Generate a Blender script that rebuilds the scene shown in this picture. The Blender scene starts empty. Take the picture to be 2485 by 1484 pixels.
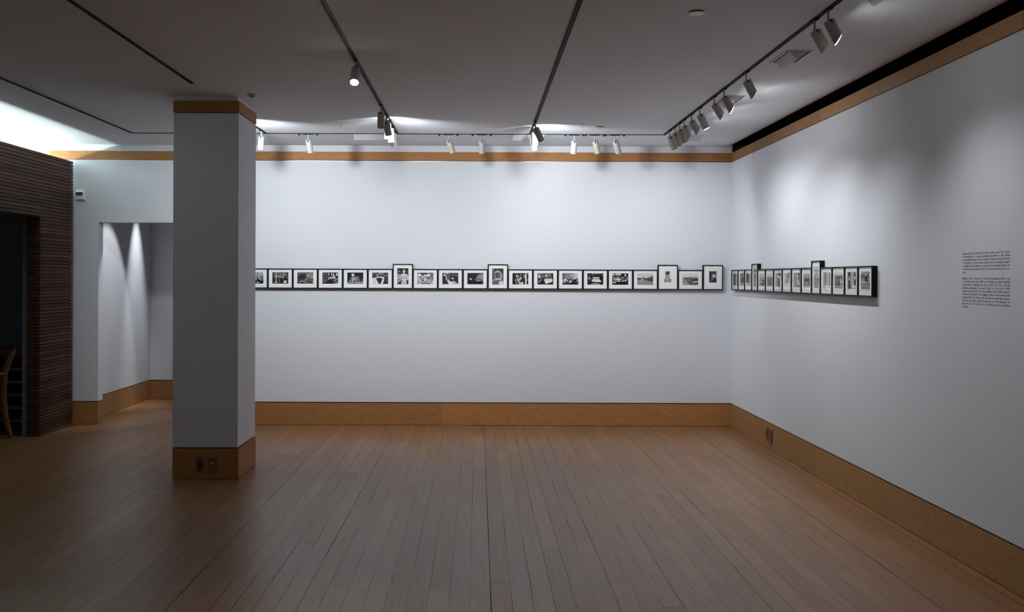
import bpy, bmesh, math, random
from mathutils import Vector, Matrix
random.seed(7)
C = bpy.context.scene.collection

# ------------------------------------------------------------------ camera model
F, CX, CY, TH, H = 2500.0, 1160.0, 673.0, 0.0035, 1.51
CEIL = 2.856
YB = 10.526      # picture wall
XR = 2.587       # text wall
XS = -4.12       # slatted wall
def uv(x, y):
    return (x-CX)+TH*(y-CY), (y-CY)-TH*(x-CX)
def at_ceiling(x, y, z=CEIL):
    u, v = uv(x, y); s = -v/(z-H)
    return u/s, F/s
def at_depth(x, y, Y):
    u, v = uv(x, y); s = F/Y
    return u/s, H-v/s

# ------------------------------------------------------------------ materials
def new_mat(name):
    m = bpy.data.materials.new(name); m.use_nodes = True
    nt = m.node_tree; b = nt.nodes['Principled BSDF']
    return m, nt, b
def simple(name, col, rough=0.5, metal=0.0, spec=0.5, bump=0.0, bscale=300.0):
    m, nt, b = new_mat(name)
    b.inputs['Base Color'].default_value = (*col, 1)
    b.inputs['Roughness'].default_value = rough
    b.inputs['Metallic'].default_value = metal
    b.inputs['Specular IOR Level'].default_value = spec
    n = nt.nodes.new('ShaderNodeTexNoise'); n.inputs['Scale'].default_value = bscale
    tc = nt.nodes.new('ShaderNodeTexCoord'); nt.links.new(tc.outputs['Object'], n.inputs['Vector'])
    if bump:
        bp = nt.nodes.new('ShaderNodeBump'); bp.inputs['Strength'].default_value = bump
        bp.inputs['Distance'].default_value = 0.002
        nt.links.new(n.outputs['Fac'], bp.inputs['Height']); nt.links.new(bp.outputs['Normal'], b.inputs['Normal'])
    else:
        mr = nt.nodes.new('ShaderNodeMapRange')
        mr.inputs['To Min'].default_value = max(0, rough-0.04); mr.inputs['To Max'].default_value = min(1, rough+0.04)
        nt.links.new(n.outputs['Fac'], mr.inputs['Value']); nt.links.new(mr.outputs['Result'], b.inputs['Roughness'])
    return m
def emit(name, col, strength):
    m, nt, b = new_mat(name)
    b.inputs['Base Color'].default_value = (0.8, 0.8, 0.8, 1)
    b.inputs['Emission Color'].default_value = (*col, 1)
    b.inputs['Emission Strength'].default_value = strength
    return m
def oak(name, dark, light, axis, rough=0.5, spec=0.22):
    """plain sawn oak, the grain running along the given world axis; 'tone' varies from board to board"""
    m, nt, b = new_mat(name)
    N, L = nt.nodes, nt.links
    tc = N.new('ShaderNodeTexCoord'); at = N.new('ShaderNodeAttribute'); at.attribute_name = 'tone'
    mp = N.new('ShaderNodeMapping')
    sc = [9.0, 9.0, 9.0]; sc['XYZ'.index(axis)] = 1.1
    mp.inputs['Scale'].default_value = sc
    L.new(tc.outputs['Object'], mp.inputs['Vector'])
    off = N.new('ShaderNodeVectorMath'); off.operation = 'MULTIPLY_ADD'
    L.new(at.outputs['Color'], off.inputs[0]); off.inputs[1].default_value = (37, 21, 53)
    L.new(mp.outputs['Vector'], off.inputs[2])
    n1 = N.new('ShaderNodeTexNoise'); n1.inputs['Scale'].default_value = 0.9; n1.inputs['Detail'].default_value = 2
    L.new(off.outputs['Vector'], n1.inputs['Vector'])
    w = N.new('ShaderNodeMath'); w.operation = 'MULTIPLY'; w.inputs[1].default_value = 34
    L.new(n1.outputs['Fac'], w.inputs[0])
    fr = N.new('ShaderNodeMath'); fr.operation = 'PINGPONG'; fr.inputs[1].default_value = 1.0
    L.new(w.outputs[0], fr.inputs[0])
    n2 = N.new('ShaderNodeTexNoise'); n2.inputs['Scale'].default_value = 26; n2.inputs['Detail'].default_value = 5
    L.new(off.outputs['Vector'], n2.inputs['Vector'])
    a1 = N.new('ShaderNodeMath'); a1.operation = 'MULTIPLY_ADD'; a1.inputs[1].default_value = 0.25
    L.new(fr.outputs[0], a1.inputs[0]); 
    a2 = N.new('ShaderNodeMath'); a2.operation = 'MULTIPLY'; a2.inputs[1].default_value = 0.8
    L.new(n2.outputs['Fac'], a2.inputs[0]); L.new(a2.outputs[0], a1.inputs[2])
    r = N.new('ShaderNodeValToRGB')
    r.color_ramp.elements[0].position = 0.2; r.color_ramp.elements[0].color = (*dark, 1)
    r.color_ramp.elements[1].position = 0.85; r.color_ramp.elements[1].color = (*light, 1)
    L.new(a1.outputs[0], r.inputs['Fac'])
    hs = N.new('ShaderNodeHueSaturation'); L.new(r.outputs['Color'], hs.inputs['Color'])
    mr = N.new('ShaderNodeMapRange'); mr.inputs['To Min'].default_value = 0.86; mr.inputs['To Max'].default_value = 1.14
    L.new(at.outputs['Fac'], mr.inputs['Value']); L.new(mr.outputs['Result'], hs.inputs['Value'])
    L.new(hs.outputs['Color'], b.inputs['Base Color'])
    b.inputs['Roughness'].default_value = rough; b.inputs['Specular IOR Level'].default_value = spec
    return m

def floor_mat():
    m, nt, b = new_mat('oak strip floor')
    N, L = nt.nodes, nt.links
    def M(op, a=None, bb=None, c=None):
        n = N.new('ShaderNodeMath'); n.operation = op
        for i, v in enumerate((a, bb, c)):
            if v is None: continue
            if isinstance(v, (int, float)): n.inputs[i].default_value = v
            else: L.new(v, n.inputs[i])
        return n.outputs[0]
    tc = N.new('ShaderNodeTexCoord'); sp = N.new('ShaderNodeSeparateXYZ'); L.new(tc.outputs['Object'], sp.inputs[0])
    X, Y = sp.outputs['X'], sp.outputs['Y']
    W = 0.0985
    xs = M('DIVIDE', M('ADD', X, 0.0325+W*100), W)
    row = M('FLOOR', xs); fx = M('FRACT', xs)
    wn = N.new('ShaderNodeTexWhiteNoise'); wn.noise_dimensions = '1D'; L.new(row, wn.inputs['W'])
    sc = N.new('ShaderNodeSeparateColor'); L.new(wn.outputs['Color'], sc.inputs[0])
    Ln = M('MULTIPLY_ADD', sc.outputs[0], 1.2, 1.25)
    ys = M('ADD', M('DIVIDE', M('ADD', Y, 30.0), Ln), M('MULTIPLY', sc.outputs[1], 5.0))
    brd = M('FLOOR', ys); fy = M('FRACT', ys)
    cb = N.new('ShaderNodeCombineXYZ'); L.new(row, cb.inputs[0]); L.new(brd, cb.inputs[1])
    w2 = N.new('ShaderNodeTexWhiteNoise'); w2.noise_dimensions = '2D'; L.new(cb.outputs[0], w2.inputs['Vector'])
    s2 = N.new('ShaderNodeSeparateColor'); L.new(w2.outputs['Color'], s2.inputs[0])
    # joints: half-width of the gap in metres differs from joint to joint
    w3 = N.new('ShaderNodeTexWhiteNoise'); w3.noise_dimensions = '1D'; L.new(M('ADD', M('ROUND', xs), 0.5), w3.inputs['W'])
    gapn = N.new('ShaderNodeTexNoise'); gapn.noise_dimensions = '2D'; gapn.inputs['Scale'].default_value = 0.9
    cg = N.new('ShaderNodeCombineXYZ'); L.new(M('MULTIPLY', M('ROUND', xs), 7.3), cg.inputs[0]); L.new(Y, cg.inputs[1])
    L.new(cg.outputs[0], gapn.inputs['Vector'])
    g = M('MULTIPLY_ADD', M('POWER', w3.outputs['Value'], 5.0), 0.0011, 0.0005)
    g = M('ADD', g, M('MULTIPLY', M('MAXIMUM', M('SUBTRACT', gapn.outputs['Fac'], 0.55), 0.0), 0.004))
    dx = M('MULTIPLY', M('MINIMUM', fx, M('SUBTRACT', 1.0, fx)), W)
    dy = M('MULTIPLY', M('MINIMUM', fy, M('SUBTRACT', 1.0, fy)), Ln)
    gx = M('LESS_THAN', dx, g)
    gy = M('LESS_THAN', dy, M('MULTIPLY_ADD', s2.outputs[2], 0.0016, 0.0010))
    gap = M('MAXIMUM', gx, M('MULTIPLY', gy, 0.55))
    # grain
    mp = N.new('ShaderNodeMapping'); mp.inputs['Scale'].default_value = (60, 2.2, 1)
    L.new(tc.outputs['Object'], mp.inputs['Vector'])
    ad = N.new('ShaderNodeVectorMath'); ad.operation = 'MULTIPLY_ADD'
    L.new(w2.outputs['Color'], ad.inputs[0]); ad.inputs[1].default_value = (90, 40, 9); L.new(mp.outputs['Vector'], ad.inputs[2])
    n1 = N.new('ShaderNodeTexNoise'); n1.inputs['Scale'].default_value = 1.0; n1.inputs['Detail'].default_value = 5; n1.inputs['Roughness'].default_value = 0.65
    L.new(ad.outputs[0], n1.inputs['Vector'])
    n2 = N.new('ShaderNodeTexNoise'); n2.inputs['Scale'].default_value = 1.3; n2.inputs['Detail'].default_value = 3
    L.new(tc.outputs['Object'], n2.inputs['Vector'])
    r = N.new('ShaderNodeValToRGB')
    r.color_ramp.elements[0].position = 0.25; r.color_ramp.elements[0].color = (0.180, 0.078, 0.024, 1)
    r.color_ramp.elements[1].position = 0.75; r.color_ramp.elements[1].color = (0.290, 0.135, 0.048, 1)
    L.new(n1.outputs['Fac'], r.inputs['Fac'])
    hs = N.new('ShaderNodeHueSaturation'); L.new(r.outputs['Color'], hs.inputs['Color'])
    val = M('ADD', M('MULTIPLY_ADD', s2.outputs[0], 0.20, 0.80), M('MULTIPLY', n2.outputs['Fac'], 0.2))
    L.new(val, hs.inputs['Value']); L.new(M('MULTIPLY_ADD', s2.outputs[1], 0.10, 0.88), hs.inputs['Saturation'])
    mx = N.new('ShaderNodeMix'); mx.data_type = 'RGBA'; L.new(gap, mx.inputs['Factor'])
    L.new(hs.outputs['Color'], mx.inputs[6]); mx.inputs[7].default_value = (0.012, 0.008, 0.005, 1)
    L.new(mx.outputs[2], b.inputs['Base Color'])
    rg = M('ADD', M('MULTIPLY_ADD', n2.outputs['Fac'], 0.07, 0.285), M('MULTIPLY', gap, 0.5))
    rg = M('ADD', rg, M('MULTIPLY', s2.outputs[2], 0.05))
    L.new(rg, b.inputs['Roughness'])
    L.new(M('MULTIPLY_ADD', gap, -0.5, FLOOR_SPEC), b.inputs['Specular IOR Level'])
    bp = N.new('ShaderNodeBump'); bp.inputs['Strength'].default_value = 0.12; bp.inputs['Distance'].default_value = 0.002
    L.new(M('MULTIPLY', n1.outputs['Fac'], 0.3), bp.inputs['Height'])
    return m
FLOOR_SPEC = 0.5

def slat_mat():
    m, nt, b = new_mat('dark stained slats')
    N, L = nt.nodes, nt.links
    tc = N.new('ShaderNodeTexCoord'); at = N.new('ShaderNodeAttribute'); at.attribute_name = 'tone'
    mp = N.new('ShaderNodeMapping'); mp.inputs['Scale'].default_value = (20, 1.2, 60); L.new(tc.outputs['Object'], mp.inputs['Vector'])
    n = N.new('ShaderNodeTexNoise'); n.inputs['Scale'].default_value = 1; n.inputs['Detail'].default_value = 4
    L.new(mp.outputs['Vector'], n.inputs['Vector'])
    r = N.new('ShaderNodeValToRGB')
    r.color_ramp.elements[0].position = 0.3; r.color_ramp.elements[0].color = (0.052, 0.026, 0.017, 1)
    r.color_ramp.elements[1].position = 0.75; r.color_ramp.elements[1].color = (0.125, 0.062, 0.040, 1)
    L.new(n.outputs['Fac'], r.inputs['Fac'])
    hs = N.new('ShaderNodeHueSaturation'); L.new(r.outputs['Color'], hs.inputs['Color'])
    mr = N.new('ShaderNodeMapRange'); mr.inputs['To Min'].default_value = 0.7; mr.inputs['To Max'].default_value = 1.3
    L.new(at.outputs['Fac'], mr.inputs['Value']); L.new(mr.outputs['Result'], hs.inputs['Value'])
    L.new(hs.outputs['Color'], b.inputs['Base Color']); b.inputs['Roughness'].default_value = 0.55; b.inputs['Specular IOR Level'].default_value = 0.2
    return m

def print_mat():
    m, nt, b = new_mat('gelatin silver print')
    a = nt.nodes.new('ShaderNodeAttribute'); a.attribute_name = 'ink'
    nt.links.new(a.outputs['Color'], b.inputs['Base Color'])
    b.inputs['Roughness'].default_value = 0.45; b.inputs['Specular IOR Level'].default_value = 0.3
    return m
def glass_mat():
    m = bpy.data.materials.new('picture glass'); m.use_nodes = True
    nt = m.node_tree; nt.nodes.clear(); N, L = nt.nodes, nt.links
    o = N.new('ShaderNodeOutputMaterial'); mx = N.new('ShaderNodeMixShader')
    t = N.new('ShaderNodeBsdfTransparent'); g = N.new('ShaderNodeBsdfGlossy'); g.inputs['Roughness'].default_value = 0.02
    ge = N.new('ShaderNodeNewGeometry'); dt = N.new('ShaderNodeVectorMath'); dt.operation = 'DOT_PRODUCT'
    L.new(ge.outputs['Normal'], dt.inputs[0]); L.new(ge.outputs['Incoming'], dt.inputs[1])
    def M_(op, a, b=None, c=None):
        n = N.new('ShaderNodeMath'); n.operation = op
        for i, v in enumerate((a, b, c)):
            if v is None: continue
            if isinstance(v, (int, float)): n.inputs[i].default_value = v
            else: L.new(v, n.inputs[i])
        return n.outputs[0]
    f = M_('MULTIPLY_ADD', M_('POWER', M_('SUBTRACT', 1.0, M_('ABSOLUTE', dt.outputs['Value'])), 5.0), 0.90, 0.02)
    L.new(f, mx.inputs[0]); L.new(t.outputs[0], mx.inputs[1]); L.new(g.outputs[0], mx.inputs[2])
    L.new(mx.outputs[0], o.inputs['Surface'])
    return m

M = {}
M['wall'] = simple('wall paint', (0.70, 0.715, 0.755), 0.85, spec=0.25, bump=0.06, bscale=220)
M['ceiling'] = simple('ceiling paint', (0.81, 0.84, 0.89), 0.9, spec=0.2, bump=0.06, bscale=180)
M['reveal'] = simple('reveal shadow gap', (0.012, 0.012, 0.012), 0.8)
M['void'] = simple('slot shade black', (0.006, 0.006, 0.006), 0.9)  # black colour stands in for the darkness inside the ceiling slot
M['floor'] = floor_mat()
M['oak_x'] = oak('oak along wall', (0.30, 0.130, 0.040), (0.47, 0.225, 0.082), 'X')
M['oak_y'] = oak('oak along side', (0.28, 0.145, 0.055), (0.44, 0.245, 0.105), 'Y')
M['slat'] = slat_mat()
M['slat_back'] = simple('slat backing', (0.012, 0.009, 0.008), 0.9)
M['print'] = print_mat()
M['glass'] = glass_mat()
M['mat'] = simple('mat board', (0.93, 0.93, 0.92), 0.8, spec=0.2)
M['moulding'] = simple('black frame lacquer', (0.010, 0.010, 0.011), 0.5, spec=0.15)
M['can_white'] = simple('white lamp enamel', (0.40, 0.41, 0.42), 0.5)
M['can_cream'] = simple('cream lamp enamel', (0.37, 0.35, 0.285), 0.5)
M['track_black'] = simple('black track', (0.012, 0.013, 0.013), 0.7, spec=0.1)
M['track_grey'] = simple('track channel', (0.06, 0.062, 0.062), 0.6, spec=0.15)
M['socket'] = simple('lamp interior', (0.5, 0.5, 0.5), 0.4)
M['bulb'] = emit('lit lamp', (1.0, 0.98, 0.95), 60)
M['bulb_off'] = simple('lamp lens', (0.75, 0.76, 0.78), 0.2)
M['vent'] = simple('vent enamel', (0.66, 0.67, 0.68), 0.5)
M['vent_dark'] = simple('vent slot', (0.02, 0.02, 0.02), 0.8)
M['plastic'] = simple('white plastic', (0.72, 0.72, 0.70), 0.35)
M['plate'] = simple('brown wall plate', (0.17, 0.10, 0.062), 0.4)
M['plate_dark'] = simple('dark device', (0.015, 0.02, 0.023), 0.35)
M['toggle'] = simple('ivory toggle', (0.7, 0.68, 0.58), 0.3)
M['ink'] = simple('vinyl lettering', (0.03, 0.03, 0.035), 0.6)
M['red'] = simple('red lettering', (0.45, 0.12, 0.10), 0.6)
M['lens'] = simple('strobe lens', (0.05, 0.055, 0.05), 0.12)
M['mirror'] = simple('strobe reflector', (0.9, 0.9, 0.9), 0.15, metal=1.0)
M['tube'] = emit('fluorescent tube', (0.88, 1.0, 0.94), 14)
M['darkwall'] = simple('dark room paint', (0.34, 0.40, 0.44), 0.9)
M['jamb'] = simple('grey jamb paint', (0.17, 0.19, 0.195), 0.7)
M['cabinet'] = simple('black cabinet', (0.02, 0.022, 0.022), 0.6)
M['shelf_edge'] = simple('shelf edge', (0.35, 0.37, 0.36), 0.5)
M['chairwood'] = oak('chair wood', (0.17, 0.070, 0.026), (0.25, 0.110, 0.045), 'Z')
M['steel'] = simple('brushed steel', (0.5, 0.5, 0.5), 0.35, metal=1.0)
M['patina'] = simple('old white enamel', (0.36, 0.35, 0.31), 0.5)

# ------------------------------------------------------------------ mesh helpers
class MB:
    def __init__(s): s.v, s.f, s.t, s.m = [], [], [], []; s.mats = []
    def mi(s, m):
        if m not in s.mats: s.mats.append(m)
        return s.mats.index(m)
    def poly(s, pts, faces, mat, tone=0.5):
        o = len(s.v); s.v += [tuple(p) for p in pts]; k = s.mi(mat)
        for f in faces: s.f.append([o+i for i in f]); s.t.append(tone); s.m.append(k)
    def box(s, x0, x1, y0, y1, z0, z1, mat, tone=0.5):
        p = [(x0,y0,z0),(x1,y0,z0),(x1,y1,z0),(x0,y1,z0),(x0,y0,z1),(x1,y0,z1),(x1,y1,z1),(x0,y1,z1)]
        s.poly(p, [(0,3,2,1),(4,5,6,7),(0,1,5,4),(1,2,6,5),(2,3,7,6),(3,0,4,7)], mat, tone)
    def lathe(s, prof, mat, seg=24, c=(0,0,0), cap0=True, cap1=True):
        n = len(prof); pts = []
        for (r, z) in prof:
            for k in range(seg):
                a = 2*math.pi*k/seg; pts.append((c[0]+r*math.cos(a), c[1]+r*math.sin(a), c[2]+z))
        fs = []
        for i in range(n-1):
            for k in range(seg):
                k2 = (k+1) % seg
                fs.append((i*seg+k, i*seg+k2, (i+1)*seg+k2, (i+1)*seg+k))
        if cap0: fs.append(tuple(reversed(range(seg))))
        if cap1: fs.append(tuple((n-1)*seg+k for k in range(seg)))
        s.poly(pts, fs, mat)
    def sweep(s, path, w, mat, n=8, flat=1.0, axis=(0,1,0)):
        """tube along a path; w is the radius or a list of radii"""
        P = [Vector(p) for p in path]; A = Vector(axis).normalized(); pts = []
        for i, p in enumerate(P):
            t = (P[min(i+1, len(P)-1)]-P[max(i-1, 0)]).normalized()
            e1 = A; e2 = t.cross(A).normalized(); e1 = e2.cross(t).normalized()
            r = w[i] if isinstance(w, (list, tuple)) else w
            for k in range(n):
                a = 2*math.pi*(k+0.5)/n; pts.append(p+e1*math.cos(a)*r*flat+e2*math.sin(a)*r)
        fs = []
        for i in range(len(P)-1):
            for k in range(n): fs.append((i*n+k, i*n+(k+1)%n, (i+1)*n+(k+1)%n, (i+1)*n+k))
        fs.append(tuple(reversed(range(n)))); fs.append(tuple((len(P)-1)*n+k for k in range(n)))
        s.poly(pts, fs, mat)
    def mesh(s, name, smooth=False):
        me = bpy.data.meshes.new(name); me.from_pydata(s.v, [], s.f)
        for m in s.mats: me.materials.append(m)
        at = me.attributes.new('tone', 'FLOAT', 'FACE')
        for i, p in enumerate(me.polygons):
            p.material_index = s.m[i]; at.data[i].value = s.t[i]
        bm = bmesh.new(); bm.from_mesh(me); bmesh.ops.recalc_face_normals(bm, faces=bm.faces)
        bm.to_mesh(me); bm.free()
        if smooth:
            for p in me.polygons: p.use_smooth = True
            try: me.set_sharp_from_angle(angle=math.radians(35))
            except Exception: pass
        return me
def link(name, me, parent=None, loc=(0,0,0), rot=None):
    o = bpy.data.objects.new(name, me); C.objects.link(o); o.parent = parent; o.location = loc
    if rot is not None: o.rotation_mode = 'QUATERNION'; o.rotation_quaternion = rot
    return o
def tag(o, label, cat, group=None):
    o['label'] = label; o['category'] = cat
    if group: o['group'] = group
    return o
def thing(name, loc, label, cat, group=None, rz=0):
    o = bpy.data.objects.new(name, None); C.objects.link(o); o.location = loc; o.rotation_euler = (0,0,rz)
    o.empty_display_size = 0.1
    return tag(o, label, cat, group)
def struct(name, mb):
    o = link(name, mb.mesh(name)); o['kind'] = 'structure'; return o

# ------------------------------------------------------------------ setting
Z1, Z2, Z3 = 0.226, 0.2355, 2.697      # board top, wall bottom, wall top
R0, R1 = 2.702, 2.790                  # picture rail
w = MB(); w.box(-6.7, 2.7, -4.2, 12.9, -0.1, 0, M['floor']); struct('floor', w)

# ceiling: flat field, edge curled to shade off into a black-painted slot above the text wall
w = MB()
w.box(-6.7, 2.44, -4.2, 12.9, CEIL, CEIL+0.04, M['ceiling'])
lip = [(2.44,0),(2.49,0.001),(2.53,0.004),(2.57,0.011),(2.595,0.021),(2.615,0.038),(2.622,0.06),(2.622,0.14)]
for (a, za), (b_, zb) in zip(lip, lip[1:]):      # edge shaped so its shading fades toward the black slot
    w.poly([(a,-4.2,CEIL+za),(b_,-4.2,CEIL+zb),(b_,YB+0.016,CEIL+zb),(a,YB+0.016,CEIL+za)], [(0,1,2,3)], M['ceiling'])
w.box(2.44, 3.3, YB+0.016, YB+0.13, CEIL-0.001, CEIL+0.16, M['wall'])
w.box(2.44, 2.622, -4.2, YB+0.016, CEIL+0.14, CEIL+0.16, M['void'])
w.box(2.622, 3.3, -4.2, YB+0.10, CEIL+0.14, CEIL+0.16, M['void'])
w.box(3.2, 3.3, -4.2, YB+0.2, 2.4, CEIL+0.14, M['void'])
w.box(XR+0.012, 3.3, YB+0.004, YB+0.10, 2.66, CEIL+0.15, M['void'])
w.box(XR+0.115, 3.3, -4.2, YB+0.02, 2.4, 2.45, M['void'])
struct('ceiling', w)

# wall_back: drywall with the doorway to the side room, dark gap lines, neck above the rail
DX0, DX1, DZ = -3.880, -2.55, 2.060
w = MB()
def drywall_y(w, x0, x1, z0=Z2, z1=Z3): w.box(x0, x1, YB, YB+0.13, z0, z1, M['wall'])
drywall_y(w, -6.6, DX0); drywall_y(w, DX1, XR+0.002); drywall_y(w, DX0, DX1, DZ, Z3)
w.box(-6.6, XR+0.01, YB+0.016, YB+0.12, Z3-0.001, CEIL+0.001, M['wall'])
for x0, x1 in ((-6.6, DX0-0.016), (DX1+0.016, XR+0.002)):
    w.box(x0, x1, YB+0.014, YB+0.118, 0.0, Z2+0.02, M['reveal'])
w.box(-6.6, XR+0.002, YB+0.012, YB+0.016, Z3-0.004, R0+0.003, M['reveal'])
struct('wall_back', w)

def boards(w, a0, a1, joints, place, mat, z0, z1):
    cut = [a0]+sorted(j for j in joints if a0 < j < a1)+[a1]
    for i in range(len(cut)-1):
        place(w, cut[i]+(0.0006 if i else 0), cut[i+1]-0.0006, z0, z1, mat, random.random())
def yplace(w, a, b, z0, z1, m, t): w.box(a, b, YB-0.0005, YB+0.0155, z0, z1, m, t)
def xplace(w, a, b, z0, z1, m, t): w.box(XR-0.0005, XR+0.0155, a, b, z0, z1, m, t)
w = MB()
boards(w, -6.5, DX0, [], yplace, M['oak_x'], 0.003, Z1)
boards(w, DX1, XR, [at_depth(1071,1000,YB)[0]], yplace, M['oak_x'], 0.003, Z1)
w.box(DX0-0.0155, DX0+0.0005, YB, YB+0.13, 0.003, Z1, M['oak_y'], 0.4)
w.box(DX1-0.0005, DX1+0.0155, YB, YB+0.13, 0.003, Z1, M['oak_y'], 0.4)
struct('baseboard_back', w)
w = MB()
boards(w, -4.385, XR, [at_depth(853,378,YB)[0], at_depth(1554,378,YB)[0], -1.9], yplace, M['oak_x'], R0, R1)
w.box(-4.385, XR, YB-0.001, YB+0.004, Z3-0.0025, Z3, M['steel'])
struct('trim_1', w)

w = MB()
w.box(XR, XR+0.11, -4.2, YB+0.13, Z2, Z3, M['wall'])
w.box(XR+0.014, XR+0.10, -4.2, YB, 0, Z2+0.02, M['reveal'])
w.box(XR+0.012, XR+0.10, -4.2, YB, Z3-0.004, R1-0.002, M['reveal'])
struct('wall_right', w)
w = MB()
j2 = XR*F/(uv(1977,1090)[0])
boards(w, -4.1, YB, [j2, j2-3.2, j2-6.2], xplace, M['oak_y'], 0.003, Z1)
struct('baseboard_right', w)
w = MB()
j3 = XR*F/(uv(2481,50)[0])
boards(w, -4.1, YB, [j3, j3-3.2, j3+2.9], xplace, M['oak_y'], R0, R1)
struct('trim_2', w)

# side room seen through the doorway of the picture wall
NX0, NX1, NY = -4.04, -2.2, 12.71
w = MB()
w.box(NX0-0.1, NX0, YB+0.131, NY+0.1, Z2, CEIL, M['wall']); w.box(NX0-0.1, NX0-0.014, YB+0.131, NY, 0, Z2+0.01, M['reveal'])
w.box(NX1, NX1+0.1, YB+0.131, NY+0.1, 0, CEIL, M['wall'])
w.box(NX0, NX1, NY, NY+0.1, Z2, CEIL, M['wall']); w.box(NX0, NX1, NY+0.014, NY+0.1, 0, Z2+0.01, M['reveal'])
struct('wall_niche', w)
w = MB()
w.box(NX0-0.0155, NX0+0.0005, YB+0.131, NY, 0.003, Z1, M['oak_y'], 0.55)
w.box(NX0, NX1, NY-0.0005, NY+0.0155, 0.003, Z1, M['oak_x'], 0.35)
struct('baseboard_niche', w)

# wall_left: horizontal dark slats on a backing, with a doorway
ST, OY0, OY1, OZ, SY1 = 2.672, 8.0, 9.70, 2.064, 10.475
w = MB()
for a, b_, z0, z1 in ((-4.1, OY0, 0, ST-0.01), (OY1, SY1-0.012, 0, ST-0.01), (OY0, OY1, OZ, ST-0.01)):
    w.box(XS-0.125, XS-0.016, a, b_, z0, z1, M['slat_back'])
PIT = 0.0318; n = int(ST/PIT)+1
for k in range(n):
    z1 = ST-k*PIT; z0 = z1-PIT+0.0062
    if z1 < 0.005: break
    z0 = max(z0, 0.003)
    t = random.random()
    segs = [(-4.1, SY1)] if z0 >= OZ-0.012 else [(-4.1, OY0), (OY1, SY1)]
    for a, b_ in segs:
        # boards butt at random places along the run
        c = a
        while c < b_:
            e = min(b_, c+random.uniform(1.2, 2.6)) if b_-c > 2.6 else b_
            w.box(XS-0.017, XS, c, e-0.0006 if e < b_ else e, z0, z1, M['slat'], min(1, max(0, t+random.uniform(-.35,.35))))
            c = e
    if z0 < OZ-0.012:
        w.box(XS-0.125, XS-0.002, OY1-0.012, OY1+0.004, z0, z1, M['slat'], t*0.6)
struct('wall_left', w)
w = MB()
w.box(XS-0.172, XS-0.126, OY1+0.005, OY1+0.10, 0, OZ, M['jamb'])
w.box(XS-0.172, XS-0.126, OY0-0.10, OY1+0.10, OZ+0.001, OZ+0.06, M['jamb'])
struct('trim_3', w)

# dark room beyond the slatted wall, with its low ceiling and the cove above it
w = MB()
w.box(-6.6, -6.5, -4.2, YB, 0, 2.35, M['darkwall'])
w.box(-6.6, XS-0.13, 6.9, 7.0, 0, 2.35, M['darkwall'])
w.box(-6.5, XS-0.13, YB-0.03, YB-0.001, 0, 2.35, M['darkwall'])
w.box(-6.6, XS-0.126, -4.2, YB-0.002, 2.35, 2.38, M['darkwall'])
w.box(-5.75, -5.65, -4.2, YB, 2.38, CEIL, M['wall'])
struct('wall_side', w)
w = MB(); w.box(-6.7, 3.3, -4.3, -4.2, -0.1, CEIL+0.34, M['wall']); struct('wall_front', w)

# ------------------------------------------------------------------ square column
PX0, PX1, PY0, PY1 = -2.277, -1.790, 7.69, 8.285
t = thing('square_pillar', ((PX0+PX1)/2, (PY0+PY1)/2, 0), 'square grey plaster pillar with an oak plinth and an oak band under the ceiling', 'pillar')
cx, cy = (PX0+PX1)/2, (PY0+PY1)/2; hx, hy = (PX1-PX0)/2, (PY1-PY0)/2
w = MB(); w.box(-hx, hx, -hy, hy, 0.2365, 2.729, M['wall']); link('shaft', w.mesh('shaft'), t)
w = MB(); w.box(-hx+0.012, hx-0.012, -hy+0.012, hy-0.012, 0.22, 0.238, M['reveal'])
w.box(-hx+0.012, hx-0.012, -hy+0.012, hy-0.012, 2.728, 2.736, M['reveal']); link('shadow_gap', w.mesh('gap'), t)
w = MB(); e = 0.003
w.box(-hx-e+.004, hx+e+.003, -hy-e, hy+e, 0.003, 0.228, M['oak_x'], 0.25); pl = link('plinth', w.mesh('plinth'), t)
w = MB(); w.box(-hx-e+.002, hx+e, -hy-e, hy+e, 2.735, 2.822, M['oak_x'], 0.2); link('crown_band', w.mesh('band'), t)
w = MB(); w.box(-hx+0.02, hx-0.012, -hy+0.014, hy-0.014, 2.821, CEIL, M['wall']); link('neck', w.mesh('neck'), t)

# ------------------------------------------------------------------ lighting tracks
TX = {'A': -1.995, 'B': -3.25, 'C': -0.762, 'D': 0.490, 'E': 1.742}
TY = 9.656
def track(name_label, x0, y0, x1, y1, lab):
    L_ = math.hypot(x1-x0, y1-y0); rz = math.atan2(y1-y0, x1-x0)
    t = thing('lighting_track', (x0, y0, CEIL), lab, 'lighting track', 'ceiling lighting tracks', rz)
    w = MB(); hw = 0.0125
    w.box(0, L_, -hw, -hw+0.006, -0.004, -0.0002, M['track_black']); w.box(0, L_, hw-0.009, hw, -0.004, -0.0002, M['track_black'])
    w.box(0, L_, -hw, -hw+0.002, -0.005, -0.0002, M['track_grey'])
    link('rail', w.mesh('rail'), t)
    w = MB(); w.box(0.002, L_-0.002, -hw+0.006, hw-0.009, -0.0015, -0.0002, M['track_grey']); link('channel', w.mesh('channel'), t)
track('', TX['B'], -4, TX['B'], TY, 'empty slim track nearest the slatted wall, running to the cross track')
track('', TX['A'], -4, TX['A'], 7.19, 'empty slim track that stops just in front of the square pillar')
track('', TX['A'], 8.42, TX['A'], TY, 'short slim track between the square pillar and the cross track')
track('', TX['C'], -4, TX['C'], TY, 'slim track carrying the glowing lamp that points into the room')
track('', TX['D'], -4, TX['D'], TY, 'slim track in mid ceiling with three lamps only at its far end')
track('', TX['E'], -4, TX['E'], TY, 'slim track with eleven lamps beside the text wall')
track('', TX['B'], TY+0.012, TX['E']+0.012, TY+0.012, 'cross track parallel to the picture wall, joining the others')

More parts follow.
